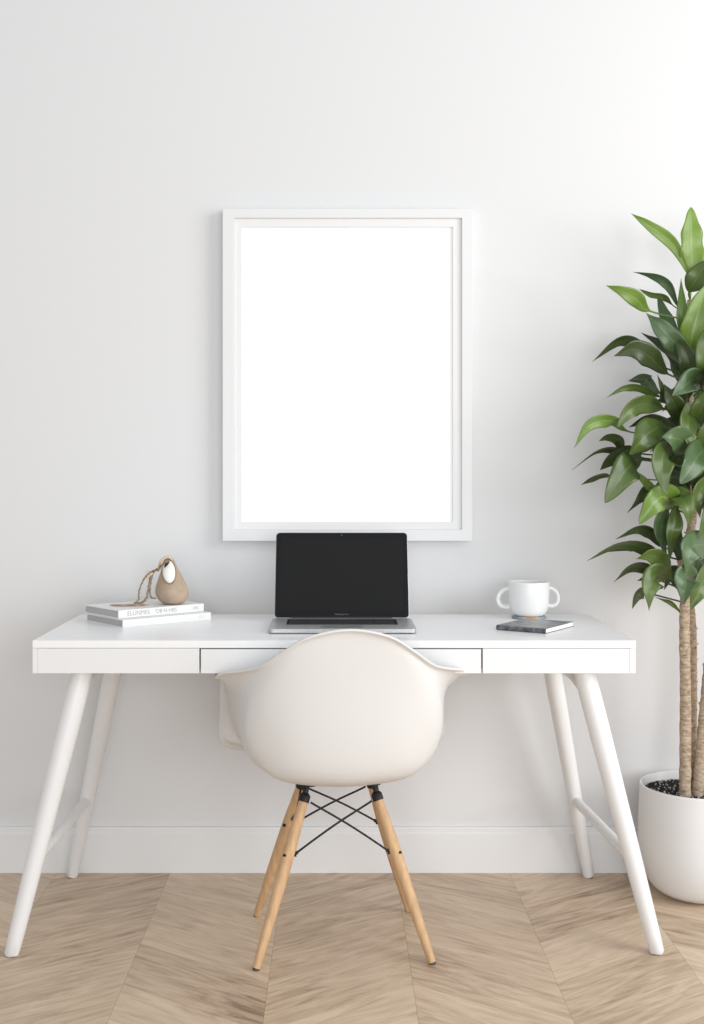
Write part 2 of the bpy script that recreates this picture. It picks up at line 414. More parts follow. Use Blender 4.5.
# ------------------------------------------------------------------ chair
def armchair():
    root = empty('armchair', (0.004, -0.497, 0), math.radians(4.7))
    tag(root, 'white moulded shell armchair on tapered wooden legs, its back to the viewer', 'chair')
    V = Vector
    # right half, from the middle of the back round to the middle of the front; each row bottom centre -> rim
    C = (0, 0.02, 0.423)
    K = [
     [C, (0.000,-0.070,0.421), (0.000,-0.140,0.432), (0.000,-0.188,0.465), (0.000,-0.215,0.540), (0.000,-0.237,0.650), (0.000,-0.262,0.765), (0.000,-0.270,0.794), (0.000,-0.281,0.803)],
     [C, (0.040,-0.066,0.422), (0.078,-0.130,0.434), (0.105,-0.178,0.468), (0.112,-0.206,0.540), (0.108,-0.230,0.650), (0.092,-0.257,0.752), (0.089,-0.264,0.778), (0.090,-0.276,0.787)],
     [C, (0.062,-0.056,0.423), (0.120,-0.108,0.434), (0.169,-0.150,0.468), (0.184,-0.180,0.545), (0.182,-0.208,0.640), (0.152,-0.238,0.720), (0.147,-0.243,0.742), (0.151,-0.255,0.751)],
     [C, (0.070,-0.044,0.424), (0.134,-0.085,0.437), (0.197,-0.118,0.470), (0.225,-0.146,0.545), (0.216,-0.175,0.635), (0.194,-0.205,0.693), (0.193,-0.210,0.708), (0.201,-0.220,0.715)],
     [C, (0.076,-0.026,0.424), (0.150,-0.050,0.438), (0.213,-0.076,0.474), (0.238,-0.100,0.548), (0.233,-0.125,0.630), (0.229,-0.155,0.678), (0.236,-0.160,0.692), (0.248,-0.166,0.697)],
     [C, (0.080, 0.000,0.424), (0.158, -.010,0.438), (0.222,-0.026,0.474), (0.247,-0.042,0.548), (0.250,-0.060,0.625), (0.263,-0.098,0.668), (0.274,-0.108,0.682), (0.291,-0.118,0.685)],
     [C, (0.082, 0.020,0.424), (0.158, 0.030,0.441), (0.222, 0.035,0.480), (0.252, 0.030,0.550), (0.266, 0.020,0.615), (0.280,-0.040,0.650), (0.289,-0.050,0.662), (0.306,-0.055,0.664)],
     [C, (0.082, 0.040,0.424), (0.162, 0.070,0.440), (0.230, 0.090,0.474), (0.262, 0.100,0.535), (0.276, 0.105,0.600), (0.285, 0.110,0.638), (0.292, 0.112,0.651), (0.307, 0.114,0.651)],
     [C, (0.080, 0.060,0.424), (0.160, 0.105,0.438), (0.232, 0.140,0.466), (0.266, 0.160,0.515), (0.280, 0.172,0.570), (0.286, 0.180,0.603), (0.291, 0.184,0.616), (0.302, 0.190,0.618)],
     [C, (0.076, 0.080,0.424), (0.150, 0.135,0.436), (0.222, 0.175,0.458), (0.260, 0.196,0.486), (0.284, 0.200,0.505), (0.291, 0.206,0.522), (0.295, 0.210,0.529), (0.302, 0.216,0.530)],
     [C, (0.066, 0.095,0.424), (0.130, 0.155,0.434), (0.204, 0.190,0.448), (0.258, 0.206,0.456), (0.278, 0.212,0.461), (0.287, 0.216,0.463), (0.293, 0.220,0.459), (0.297, 0.225,0.452)],
     [C, (0.040, 0.105,0.424), (0.080, 0.168,0.432), (0.130, 0.212,0.441), (0.165, 0.236,0.444), (0.182, 0.244,0.444), (0.190, 0.249,0.441), (0.195, 0.253,0.435), (0.197, 0.256,0.426)],
     [C, (0.000, 0.110,0.424), (0.000, 0.172,0.431), (0.000, 0.216,0.438), (0.000, 0.242,0.440), (0.000, 0.252,0.439), (0.000, 0.259,0.436), (0.000, 0.264,0.430), (0.000, 0.267,0.421)]]
    K = [[(x, y, z-(0.010 if z < 0.47 and y < 0.1 else 0.005 if z < 0.49 and y < 0.1 else 0.0)-(0.008 if z < 0.5 and y >= 0.1 else 0)) for x, y, z in r] for r in K]
    full = [[V(p) for p in r] for r in K] + [[V((-p[0], p[1], p[2])) for p in r] for r in K[-2:0:-1]]
    nk = len(full); NA, NR = 6, 30
    rad = [cat(r, NR) for r in full]
    bm = bmesh.new(); cols = []
    def cr(a, b, c, d, t): return 0.5*((2*b)+(c-a)*t+(2*a-5*b+4*c-d)*t*t+(3*b-a-3*c+d)*t**3)
    c0 = bm.verts.new((0, 0.02, 0.413))
    for i in range(nk):
        for s in range(NA):
            t = s/NA
            cols.append([bm.verts.new(cr(rad[i-1][j], rad[i][j], rad[(i+1) % nk][j], rad[(i+2) % nk][j], t)) for j in range(1, NR+1)])
    n = len(cols)
    for i in range(n):
        a, b = cols[i], cols[(i+1) % n]
        bm.faces.new((c0, b[0], a[0]))
        for j in range(NR-1): bm.faces.new((a[j], b[j], b[j+1], a[j+1]))
    for v in bm.verts: v.co.y -= 0.020; v.co.z += 0.005*max(0, v.co.z-0.6)/0.2; v.co.x *= 1-0.02*min(1, max(0, v.co.y-0.02)/0.1)
    shell = from_bm('seat_shell', bm, M_SHELL, root, True)
    sm = shell.modifiers.new('smooth', 'SMOOTH'); sm.factor = 0.5; sm.iterations = 4
    so = shell.modifiers.new('thick', 'SOLIDIFY'); so.thickness = 0.0055; so.offset = 0
    # legs: local coordinates
    legs = {}
    for k, sx, sy in (('nl', -1, -1), ('nr', 1, -1), ('fl', -1, 1), ('fr', 1, 1)):
        top = V((sx*0.088, sy*0.066-0.002, 0.373)); bot = V((sx*(0.207 if sy < 0 else 0.200), sy*0.172, 0.004))
        legs[k] = (top, bot)
        N = 14; path = [bot.lerp(top, i/N) for i in range(N+1)]
        rr = [0.0095+(0.0148-0.0095)*math.sin(min(1, i/N*1.5)*math.pi/2) - 0.0035*max(0, (i/N-0.72)/0.28) for i in range(N+1)]
        leg = tube('leg', path, rr, M_WOOD, root, 20)
        tube('foot_glide', [V((bot.x, bot.y, 0)), bot+V((0, 0, .002))], 0.0088, M_EDGE, leg, 16)
        d = (top-bot).normalized()
        # black socket and arm up to the shell mount
        sock = tube('leg_socket', [top-d*0.012, top+d*0.004, top+d*0.010], [0.0135, 0.0135, 0.008], M_BLACK, root, 16)
        tube('socket_arm', [top, top+V((-sx*0.004, -sy*0.004, 0.024)), top+V((-sx*0.010, -sy*0.010, 0.030))], 0.0075, M_BLACK, sock, 10)
        lathe('shell_mount', [(0, .0), (.021, 0), (.021, .007), (.012, .012), (0, .012)], M_BLACK, sock, 20, Matrix.Translation((top.x-sx*.010, top.y-sy*.010, top.z+0.026)))
        bolt = top.lerp(bot, 0.34 if sy < 0 else 0.30)
        tube('bolt', [bolt+V((-sx*0.022, 0, 0.002)), bolt+V((-sx*0.006, 0, 0))], 0.0045, M_BLACK, leg, 10)
        # thin ring where the bolt passes through
        tube('bolt_cap', [bolt+V((sx*0.009, -0.010, -0.001)), bolt+V((sx*0.011, -0.013, -0.001))], 0.0045, M_BLACK, leg, 10)
    def wire(k1, k2, f):
        a = legs[k1][0].lerp(legs[k1][1], f)+V((math.copysign(0.016, -legs[k1][0].x), -0.004, 0))
        b = legs[k2][0].lerp(legs[k2][1], 0.02)+V((math.copysign(0.016, -legs[k2][0].x), -0.004, -0.004))
        u = b-a
        tube('cross_brace', cat([a+V((0, 0, -.006)), a+u*0.04+V((0, 0, .001)), a+u*0.5+V((0, 0, 0.004)), a+u*0.94, b], 20), 0.0026, M_BLACK, root, 10)
    wire('nl', 'nr', 0.34); wire('nr', 'nl', 0.34); wire('fl', 'fr', 0.30); wire('fr', 'fl', 0.30)
    # front-to-back braces
    for s in 'lr':
        a = legs['n'+s][0].lerp(legs['n'+s][1], 0.33); b = legs['f'+s][0]
        tube('cross_brace', [a, b], 0.0026, M_BLACK, root, 10)
        a = legs['f'+s][0].lerp(legs['f'+s][1], 0.29); b = legs['n'+s][0]
        tube('cross_brace', [a+V((0.004, 0, 0)), b+V((0.004, 0, 0))], 0.0026, M_BLACK, root, 10)
armchair()

# ------------------------------------------------------------------ laptop
def laptop():
    root = empty('laptop', (0.013, -0.372, ZT))
    tag(root, 'open silver laptop with a dark blank screen on the white desk', 'laptop')
    W, Dp, T = 0.372, 0.226, 0.0105
    def rbox(name, w, d, z0, z1, r, m, parent, yc=0.0, mtx=None):
        bm = bmesh.new(); pts = []
        for cx, cy, a0 in ((w/2-r, d/2-r, 0), (-w/2+r, d/2-r, 90), (-w/2+r, -d/2+r, 180), (w/2-r, -d/2+r, 270)):
            for k in range(7):
                a = math.radians(a0+15*k); pts.append((cx+r*math.cos(a), cy+r*math.sin(a)+yc))
        lo = [bm.verts.new((x, y, z0)) for x, y in pts]; hi = [bm.verts.new((x, y, z1)) for x, y in pts]
        bm.faces.new(lo[::-1]); bm.faces.new(hi)
        for i in range(len(pts)):
            j = (i+1) % len(pts); bm.faces.new((lo[i], lo[j], hi[j], hi[i]))
        if mtx:
            for v in bm.verts: v.co = mtx @ v.co
        o = from_bm(name, bm, m, parent)
        md = o.modifiers.new('b', 'BEVEL'); md.width = min(0.001, (z1-z0)*0.3); md.segments = 2; md.limit_method = 'ANGLE'; md.angle_limit = math.radians(50)
        return o
    base = rbox('base', W, Dp, 0.002, 0.002+T, 0.012, M_ALU, root)
    for sx in (-1, 1):
        for sy in (-1, 1): lathe('rubber_foot', [(0, 0), (.006, 0), (.007, .0022), (0, .0022)], M_KEY, base, 16, Matrix.Translation((sx*.16, sy*.09, 0)))
    zt = 0.002+T
    box('trackpad', (-0.052, -0.106, zt-0.0002), (0.052, -0.036, zt+0.0002), mat('trackpad_metal', (.42, .42, .43), .35, .5, .7), base)
    kb = rbox('keyboard', 0.288, 0.114, zt-0.0005, zt+0.0003, 0.003, M_BEZEL, root, 0.031)
    kb['label'] = 'black recessed keyboard'
    ky = 0.031-0.056+0.003; rows = [(14, .0185), (14, .0185), (13, .0185), (12, .0185), (10, .0185), (14, .010)]
    for ri, (nk, kh) in enumerate(rows):
        ws = [1.0]*nk
        if ri == 0: ws = [1, 1, 1, 1.25, 5.2, 1.25, 1, 1, 1, 1]; nk = 10
        elif ri == 1: ws = [2.3]+[1]*10+[2.3]; nk = 12
        elif ri == 2: ws = [1.8]+[1]*11+[1.8]; nk = 13
        elif ri == 3: ws = [1.5]+[1]*12+[1.0]; nk = 14
        elif ri == 4: ws = [1]*13+[1.5]; nk = 14; kh = .0185
        else: ws = [1]*14; nk = 14; kh = .009
        if ri == 4: pass
        tot = sum(ws); unit = 0.278/tot; x = -0.139
        hh = kh if ri < 5 else .009
        for wk in ws:
            box('key', (x+.0011, ky+.001, zt+.0003), (x+wk*unit-.0011, ky+hh-.0012, zt+.0016), M_KEY, kb, 0.0004, seg=1)
            x += wk*unit
        ky += hh
    # lid, hinged at the back edge and leaning away
    ang = math.radians(90-22)
    hinge = Vector((0, Dp/2-0.004, zt+0.001))
    mtx = Matrix.Translation(hinge) @ Matrix.Rotation(ang, 4, 'X') @ Matrix.Translation((0, 0.243/2, 0))
    lid = rbox('lid', 0.362, 0.243, -0.0060, -0.0012, 0.011, M_ALU, root, 0, mtx)
    rbox('screen_bezel', 0.3595, 0.2405, -0.0012, 0.0, 0.010, M_BEZEL, root, 0, mtx)
    rbox('display', 0.333, 0.2085, 0.0, 0.0003, 0.001, M_SCREEN, lid, 0.002, mtx)
    lathe('webcam', [(0, 0), (.0016, 0), (.0016, .0004), (0, .0004)], M_GREYTXT, lid, 16, mtx @ Matrix.Translation((0, 0.1135, 0)))
    t = text_mesh('wordmark', 'MacBook Pro', 0.0068, M_GREYTXT, lid, mtx @ Matrix.Translation((0, -0.1115, 0.0001)), 0.0001, 'CENTER')
    t['label'] = 'small grey lettering under the screen'
    tube('hinge', [Vector((-0.135, Dp/2-0.004, zt)), Vector((0.135, Dp/2-0.004, zt))], 0.0042, M_KEY, root, 14)
laptop()

# ------------------------------------------------------------------ books
def book(name, corner, ang, L, Wd, T, z, label, words, mark):
    """corner = near bottom corner; spine runs along local +x, the cover depth along local +y"""
    root = empty(name, (corner[0], corner[1], z), ang)
    tag(root, label, 'book', 'white books on the desk')
    bt = 0.0022
    box('front_cover', (0, 0.0, T-bt), (L, Wd, T), M_COVER, root, 0.0005)
    box('back_cover', (0, 0.0, 0), (L, Wd, bt), M_COVER, root, 0.0005)
    sp = box('spine', (0, -0.0012, 0), (L, 0.0025, T), M_COVER, root, 0.0008)
    box('page_block', (0.004, 0.0026, bt), (L-0.004, Wd-0.004, T-bt), M_PAGES, root)
    rot = Matrix.Rotation(math.radians(90), 4, 'X')
    for s, x, size, sx in words:
        text_mesh('spine_title', s, size, mark, sp, Matrix.Translation((x, -0.0012, T/2)) @ rot, 0.0001, 'LEFT', sx)
    return root
book('hardcover_book', (-0.557, -0.365), math.radians(40.0), 0.275, 0.200, 0.0205, ZT, 'lower white hardcover book of the two stacked on the desk',
     [('ELI', 0.236, 0.0115, 1.1)], mat('pale_print', (0.60, 0.60, 0.60), .6, .2))
book('hardcover_book', (-0.573, -0.338), math.radians(40.5), 0.269, 0.184, 0.0215, ZT+0.0207, 'upper white hardcover book with grey title lettering on its spine, under the ornament',
     [("ELUNMES", 0.026, 0.0165, 1.0), ("'DB·N·HBS'", 0.112, 0.0150, 1.0), ('KK', 0.234, 0.0110, 1.2)], M_BPRINT)

# ------------------------------------------------------------------ pear ornament
def ornament():
    zb = ZT+0.0207+0.0216; yb = -0.178
    base = P(173.0, 603.0, yb); base.z = zb
    root = empty('pear_ornament', base)
    tag(root, 'tan pear shaped ornament with a white inset and twisted stem on the stacked books', 'ornament')
    k = (D+yb)/F
    def q(px, py, dy=0.0):
        v = P(px, py, yb+dy)-base; return v
    # body leans its top to the left: lathe sheared along the height
    prof = smooth_prof([(0.0, 0.0), (0.018, 0.0004), (0.034, 0.007), (0.0445, 0.026), (0.0435, 0.046), (0.034, 0.070), (0.023, 0.096), (0.0155, 0.116), (0.0085, 0.127), (0.0, 0.1305)], 44)
    sh = Matrix.Identity(4); sh[0][2] = -0.09
    lathe('body', prof, M_CLAY, root, 48, sh)
    # white inset with a tan rim
    cx, cz = q(170.3, 571, 0).x, q(170.3, 571, 0).z
    bm = bmesh.new()
    bmesh.ops.create_uvsphere(bm, u_segments=32, v_segments=16, radius=1.0)
    fm = Matrix.Translation((cx, -0.0265, cz)) @ Matrix.Rotation(math.radians(-17), 4, 'X') @ Matrix.Rotation(math.radians(-9), 4, 'Y') @ Matrix.Diagonal((0.0185, 0.0120, 0.0335, 1))
    for v in bm.verts:
        v.co = fm @ v.co
    o = from_bm('inset', bm, M_ENAMEL, root, True); o['label'] = 'white oval inset'
    ring = [fm @ Vector((1.02*math.cos(a), -0.25, 1.02*math.sin(a))) for a in [2*math.pi*i/40 for i in range(41)]]
    tube('inset_rim', ring, 0.0016, M_TWIG, root, 8)
    # dark notch and pale loop crossing the top of the inset
    tube('notch', cat([q(164.5, 567.5, -.040), q(167, 563.5, -.040), q(169.5, 561.5, -.036)], 10), [0.0012+0.0030*math.sin(math.pi*i/10) for i in range(11)], M_BLACK, root, 10)
    tube('loop', cat([q(159, 570, -.028), q(160, 563, -.032), q(164, 558.5, -.030), q(168.5, 557, -.026), q(172, 560, -.026)], 24), [0.0022+0.0016*math.sin(math.pi*i/24) for i in range(25)], M_TWIGL, root, 10)
    tube('loop', cat([q(169, 561, -.040), q(164, 563.5, -.042), q(160, 567, -.040), q(158, 571, -.036)], 16), 0.0028, M_TWIG, root, 10)
    def stem(pts, r, m=M_TWIG, n=30, tw=0.0008):
        path = cat([q(*p) for p in pts], n)
        path = [p+Vector((tw*math.sin(i*1.9), tw*math.cos(i*1.3), tw*math.cos(i*2.3))) for i, p in enumerate(path)]
        zmin = min(p.z for p in path)
        path = [Vector((p.x, p.y, max(p.z, r+0.0008))) for p in path]
        tube('stem', path, [r*1.3*(0.75+0.35*math.sin(i*1.7)**2) for i in range(n+1)], m, root, 8)
    stem([(160, 568, -.036), (156, 570, -.030), (152.5, 573, -.030), (150, 580, -.032), (148.5, 589, -.034), (146.5, 598, -.038), (142, 602.5, -.045), (134, 604, -.05)], 0.0026)
    stem([(157, 569, -.033), (154, 571.5, -.026), (152, 577, -.026), (150.5, 585, -.028), (150, 593, -.030), (151.5, 597.5, -.03), (156, 598.5, -.03)], 0.0016, M_TWIG)
    stem([(156, 569.5, -.032), (151, 572, -.034), (146, 576, -.038), (141.5, 584, -.042), (139, 592, -.044), (138.5, 600, -.046), (134, 603.5, -.05)], 0.0018, M_TWIG)
    stem([(150, 571.5, -.032), (147.5, 571, -.035), (145, 572.5, -.036)], 0.0012, M_TWIGL, 8)
    stem([(152.5, 573, -.034), (149, 576, -.036), (145, 580, -.038)], 0.0024, M_TWIGL, 12)
    # flat dry leaf tail lying on the cover
    tail = cat([q(149, 600, -.042), q(141, 603, -.05), q(130, 604, -.055), q(120, 603.0, -.058), q(110, 601.5, -.050)], 20)
    tail = [Vector((p.x, p.y, 0.0028)) for p in tail]
    bm = bmesh.new(); rg = add_tube(bm, tail, [0.0025+0.0065*math.sin(math.pi*min(1, (20-i)/20*1.05+0.02))**0.7 for i in range(21)], 10)
    for v in bm.verts: v.co.z = 0.0026+(v.co.z-0.0028)*0.32
    o = from_bm('dry_leaf', bm, mat('dry_leaf', (.42, .29, .19), .7, .2, var=(60, .3, (1, 1, 1))), root, True)
ornament()

# ------------------------------------------------------------------ mug, coaster, notebook
def mug():
    c = Vector((0.533, -0.148, ZT))
    co = lathe('coaster', [(0, 0), (.046, 0), (.048, .002), (.048, .005), (.046, .0065), (0, .0065)], M_COASTER, None, 48)
    co.location = c; tag(co, 'round blue-grey and amber coaster under the white mug', 'coaster')
    root = empty('mug', c+Vector((0, 0, .0068)))
    tag(root, 'white ceramic mug with a handle on each side, behind the notebook', 'mug')
    R = 0.0565; Ht = 0.0945; t = 0.0036
    out = smooth_prof([(0.036, 0.0), (0.043, 0.004), (0.0495, 0.014), (0.0535, 0.028), (0.0555, 0.045), (0.0565, 0.07), (R, Ht-0.0015)], 36)
    inn = smooth_prof([(R-t, Ht-0.0015), (0.0528, 0.07), (0.051, 0.045), (0.046, 0.018), (0.036, 0.009), (0.0, 0.0075)], 30)
    lathe('body', [(0, 0.001), (0.033, 0.001), (0.034, 0.0)]+out+[(R-0.0008, Ht), (R-t+.0008, Ht)]+inn, M_MUG, root, 72, None, 60)
    for s, zt_, zb, out_, r in ((1, 0.077, 0.028, 0.0245, 0.0044), (-1, 0.073, 0.024, 0.029, 0.0056)):
        pts = []
        for i in range(17):
            an = math.radians(-112+224*i/16)
            ox = 0.0555+out_*(math.copysign(abs(math.cos(an))**0.85, math.cos(an)) if math.cos(an) > 0 else 0.22*math.cos(an))
            pts.append(Vector((s*min(ox, 0.0555+out_), 0, (zt_+zb)/2-(zt_-zb)/2*math.sin(an)*-1 - 0.004*math.cos(an))))
        pts = pts[::-1]
        pts[-1].x = s*0.0505
        bm = bmesh.new(); add_tube(bm, cat(pts, 40), [r*(1.15 if i in (0, 40) else 1) for i in range(41)], 16, True, 1.35)
        for v in bm.verts: v.co = Matrix.Rotation(math.radians(-6), 4, 'Z') @ v.co
        from_bm('handle', bm, M_MUG, root, True)
mug()
def notebook():
    root = empty('notebook', (0.5225, -0.4815, ZT), math.radians(-23.5-0))
    tag(root, 'small dark marbled notebook with white pages lying by the mug', 'notebook')
    L, Wd, T = 0.136, 0.174, 0.0130     # spine along local -x, depth along +y
    box('front_cover', (-L, 0, T-0.0016), (0, Wd, T), M_NCOVER, root, 0.0004)
    box('back_cover', (-L, 0, 0), (0, Wd, 0.0016), M_NCOVER, root, 0.0004)
    bm = bmesh.new(); n = 10     # rounded spine on the near long edge
    prof = [(-0.004*math.sin(math.pi*i/n), T/2-T/2*math.cos(math.pi*i/n)) for i in range(n+1)]+[(0.0008, T), (0.0008, 0)]
    a = [bm.verts.new((-L, y, z)) for y, z in prof]; b = [bm.verts.new((0, y, z)) for y, z in prof]
    bm.faces.new(a[::-1]); bm.faces.new(b)
    for i in range(len(prof)):
        j = (i+1) % len(prof); bm.faces.new((a[i], a[j], b[j], b[i]))
    from_bm('spine', bm, M_NCOVER, root)
    box('page_block', (-L+.003, 0.001, 0.0017), (-0.0008, Wd-.003, T-0.0017), M_NPAGE, root)
    root.rotation_euler.z = math.radians(-34)
notebook()

# ------------------------------------------------------------------ potted plant
PC = Vector((0.996, -0.173, 0))
def plant():
    root = empty('potted_plant', PC)
    tag(root, 'tall leafy green plant on bare canes in a white pot by the desk', 'potted plant')
    out = smooth_prof([(0.078, 0.0015), (0.100, 0.007), (0.127, 0.026), (0.147, 0.062), (0.158, 0.105), (0.1615, 0.16), (0.1605, 0.22), (0.1580, 0.270), (0.1575, 0.299)], 50)
    inn = [(0.1565, 0.3015), (0.1535, 0.3015), (0.1520, 0.299), (0.1530, 0.262), (0.0, 0.262)]
    lathe('pot', [(0, 0.0), (0.075, 0.0)]+out+inn, M_POT, root, 96, None, 60)
    # soil with bumps
    bm = bmesh.new(); R = 0.152; n = 26; seg = 72; rings = [[bm.verts.new((0, 0, 0.281))]]
    for i in range(1, n+1):
        r = R*i/n
        rings.append([bm.verts.new((r*math.cos(2*math.pi*k/seg), r*math.sin(2*math.pi*k/seg), 0.279+rng.uniform(-.002, .0022)-(0.004 if i == n else 0))) for k in range(seg)])
    for k in range(seg): bm.faces.new((rings[0][0], rings[1][k], rings[1][(k+1) % seg]))
    for a, b in zip(rings[1:], rings[2:]):
        for k in range(seg): bm.faces.new((a[k], b[k], b[(k+1) % seg], a[(k+1) % seg]))
    soil = from_bm('soil', bm, M_SOIL, root, False)
    bm = bmesh.new()
    for _ in range(420):
        r = R*0.97*math.sqrt(rng.random()); a = rng.uniform(0, 2*math.pi); s = rng.uniform(.0012, .003)
        m4 = Matrix.Translation((r*math.cos(a), r*math.sin(a), 0.2805)) @ Matrix.Rotation(rng.uniform(0, 3), 4, (rng.random(), rng.random(), 1)) @ Matrix.Diagonal((s, s*1.4, s*.8, 1))
        bmesh.ops.create_icosphere(bm, subdivisions=1, radius=1.0, matrix=m4)
    g = from_bm('grit', bm, M_GRIT, soil); g['kind'] = 'stuff'
    # canes
    def L_(px, py, y): return P(px, py, y)-PC
    def cane(pts, r0, r1, collar=None):
        path = cat([L_(*p) for p in pts], 110)
        rr = []
        for i in range(111):
            t = i/110; r = r0+(r1-r0)*t
            rr.append(r*(1+0.055*math.sin(i*2.1)+rng.uniform(-.035, .035)))
        c = tube('cane', path, rr, M_BARK, root, 20)
        # little torn leaf scars standing off the bark
        bm = bmesh.new()
        for _ in range(60):
            i = rng.randrange(30, 108) if rng.random() < .6 else rng.randrange(8, 60); a = rng.uniform(0, 6.28); r = rr[i]
            p = path[i]+Vector((math.cos(a), math.sin(a), 0))*r*0.9
            q = p+Vector((math.cos(a), math.sin(a), rng.uniform(.2, 1.0)))*r*rng.uniform(.2, .35 if i < 34 else .75)
            add_tube(bm, [p, p.lerp(q, .6), q], [r*.24, r*.15, r*.03], 6)
        from_bm('leaf_scar', bm, M_BARK, c)['kind'] = 'stuff'
        return path
    A = cane([(685, 802, -.205), (685.5, 700, -.20), (684.5, 620, -.20), (687, 575, -.205), (691, 530, -.21), (695, 480, -.21), (692, 430, -.20), (689, 370, -.19), (690, 300, -.18)], 0.0162, 0.008)
    Bc = cane([(692.5, 796, -.17), (693, 700, -.165), (692, 620, -.165), (686, 590, -.165), (680, 560, -.17)], 0.0125, 0.009)
    Cc = cane([(697, 802, -.20), (704, 720, -.21), (711, 640, -.215), (716, 560, -.21), (719, 480, -.20), (716, 400, -.20), (712, 340, -.20)], 0.0165, 0.009)
    Dc = cane([(708, 796, -.15), (722, 700, -.14), (734, 600, -.15), (738, 520, -.15)], 0.015, 0.010)
    tips = [A, Bc, Cc, Dc]
    cnt = [0]
    def near_cane(p):
        best = None
        for path in tips:
            for c in path:
                if c.z > p.z-0.012: continue
                d = math.hypot(c.x-p.x, c.y-p.y)+0.55*abs(p.z-0.02-c.z)
                if best is None or d < best[0]: best = (d, c)
        return best[1] if best else A[-1]
    def leaf(pts, wd, roll=20, tone='m', fold=0.22, wav=0.13, attach=True, pw=1.05):
        """pts: world-local points base->tip; wd: full blade width; roll: turn of the blade about its rib"""
        pts = list(pts); pre = 0
        if attach:
            c = near_cane(pts[0])
            if (c-pts[0]).length > 0.012:
                pts = [c]+pts; pre = 1
        nseg = 26; k = len(pts)-1
        path = cat(pts, nseg*2); f0 = pre/k
        NS = len(path)-1
        bm = bmesh.new(); uvl = bm.loops.layers.uv.new('UVMap')
        view = Vector((0, -1, 0)); rows = []; ph = rng.uniform(0, 6)
        sh = rng.uniform(0.80, 1.15); tw1 = rng.uniform(-55, 55); tw2 = rng.uniform(4, 14); fq = rng.uniform(9, 15)
        NX = 8
        for i, p in enumerate(path):
            u = i/NS; t = max(0, (u-f0)/(1-f0))
            tg = (path[min(i+1, NS)]-path[max(i-1, 0)]).normalized()
            s1 = tg.cross(view)
            if s1.length < 0.15: s1 = tg.cross(Vector((1, 0, 0.2)))
            s1.normalize(); nn = s1.cross(tg).normalized()
            if nn.z < 0 and abs(nn.z) > 0.6: pass
            a = math.radians(roll+tw1*(t-.45)+tw2*math.sin(t*5+ph)); sd = math.cos(a)*s1+math.sin(a)*nn; nrm = sd.cross(tg).normalized()
            w = wd/2*(math.sin(math.pi*min(1, t**(0.80*sh)))**pw if 0 < t < 1 else 0)*(1+0.05*math.sin(t*fq*1.3+ph))
            w = max(w, 0.0024 if t < 0.85 else 0.0003)
            row = []
            for j in range(-NX//2, NX//2+1):
                f = j/(NX/2)
                off = sd*w*f + nrm*(w*fold*abs(f)**1.3 + wav*w*math.sin(t*fq+ph+(2.2 if f > 0 else 0))*abs(f)**1.6)
                row.append((bm.verts.new(p+off), (f*.5+.5, t)))
            rows.append(row)
        for r0, r1 in zip(rows, rows[1:]):
            for j in range(NX):
                q = (r0[j], r0[j+1], r1[j+1], r1[j])
                fc = bm.faces.new([x[0] for x in q])
                for lp, x in zip(fc.loops, q): lp[uvl].uv = x[1]
        me = bpy.data.meshes.new('leaf'); bm.to_mesh(me); bm.free()
        o = link('leaf', me, LEAF[tone], root, True)
        so = o.modifiers.new('t', 'SOLIDIFY'); so.thickness = 0.0009; so.offset = 0
        cnt[0] += 1
        return o
    u = 1/366.0
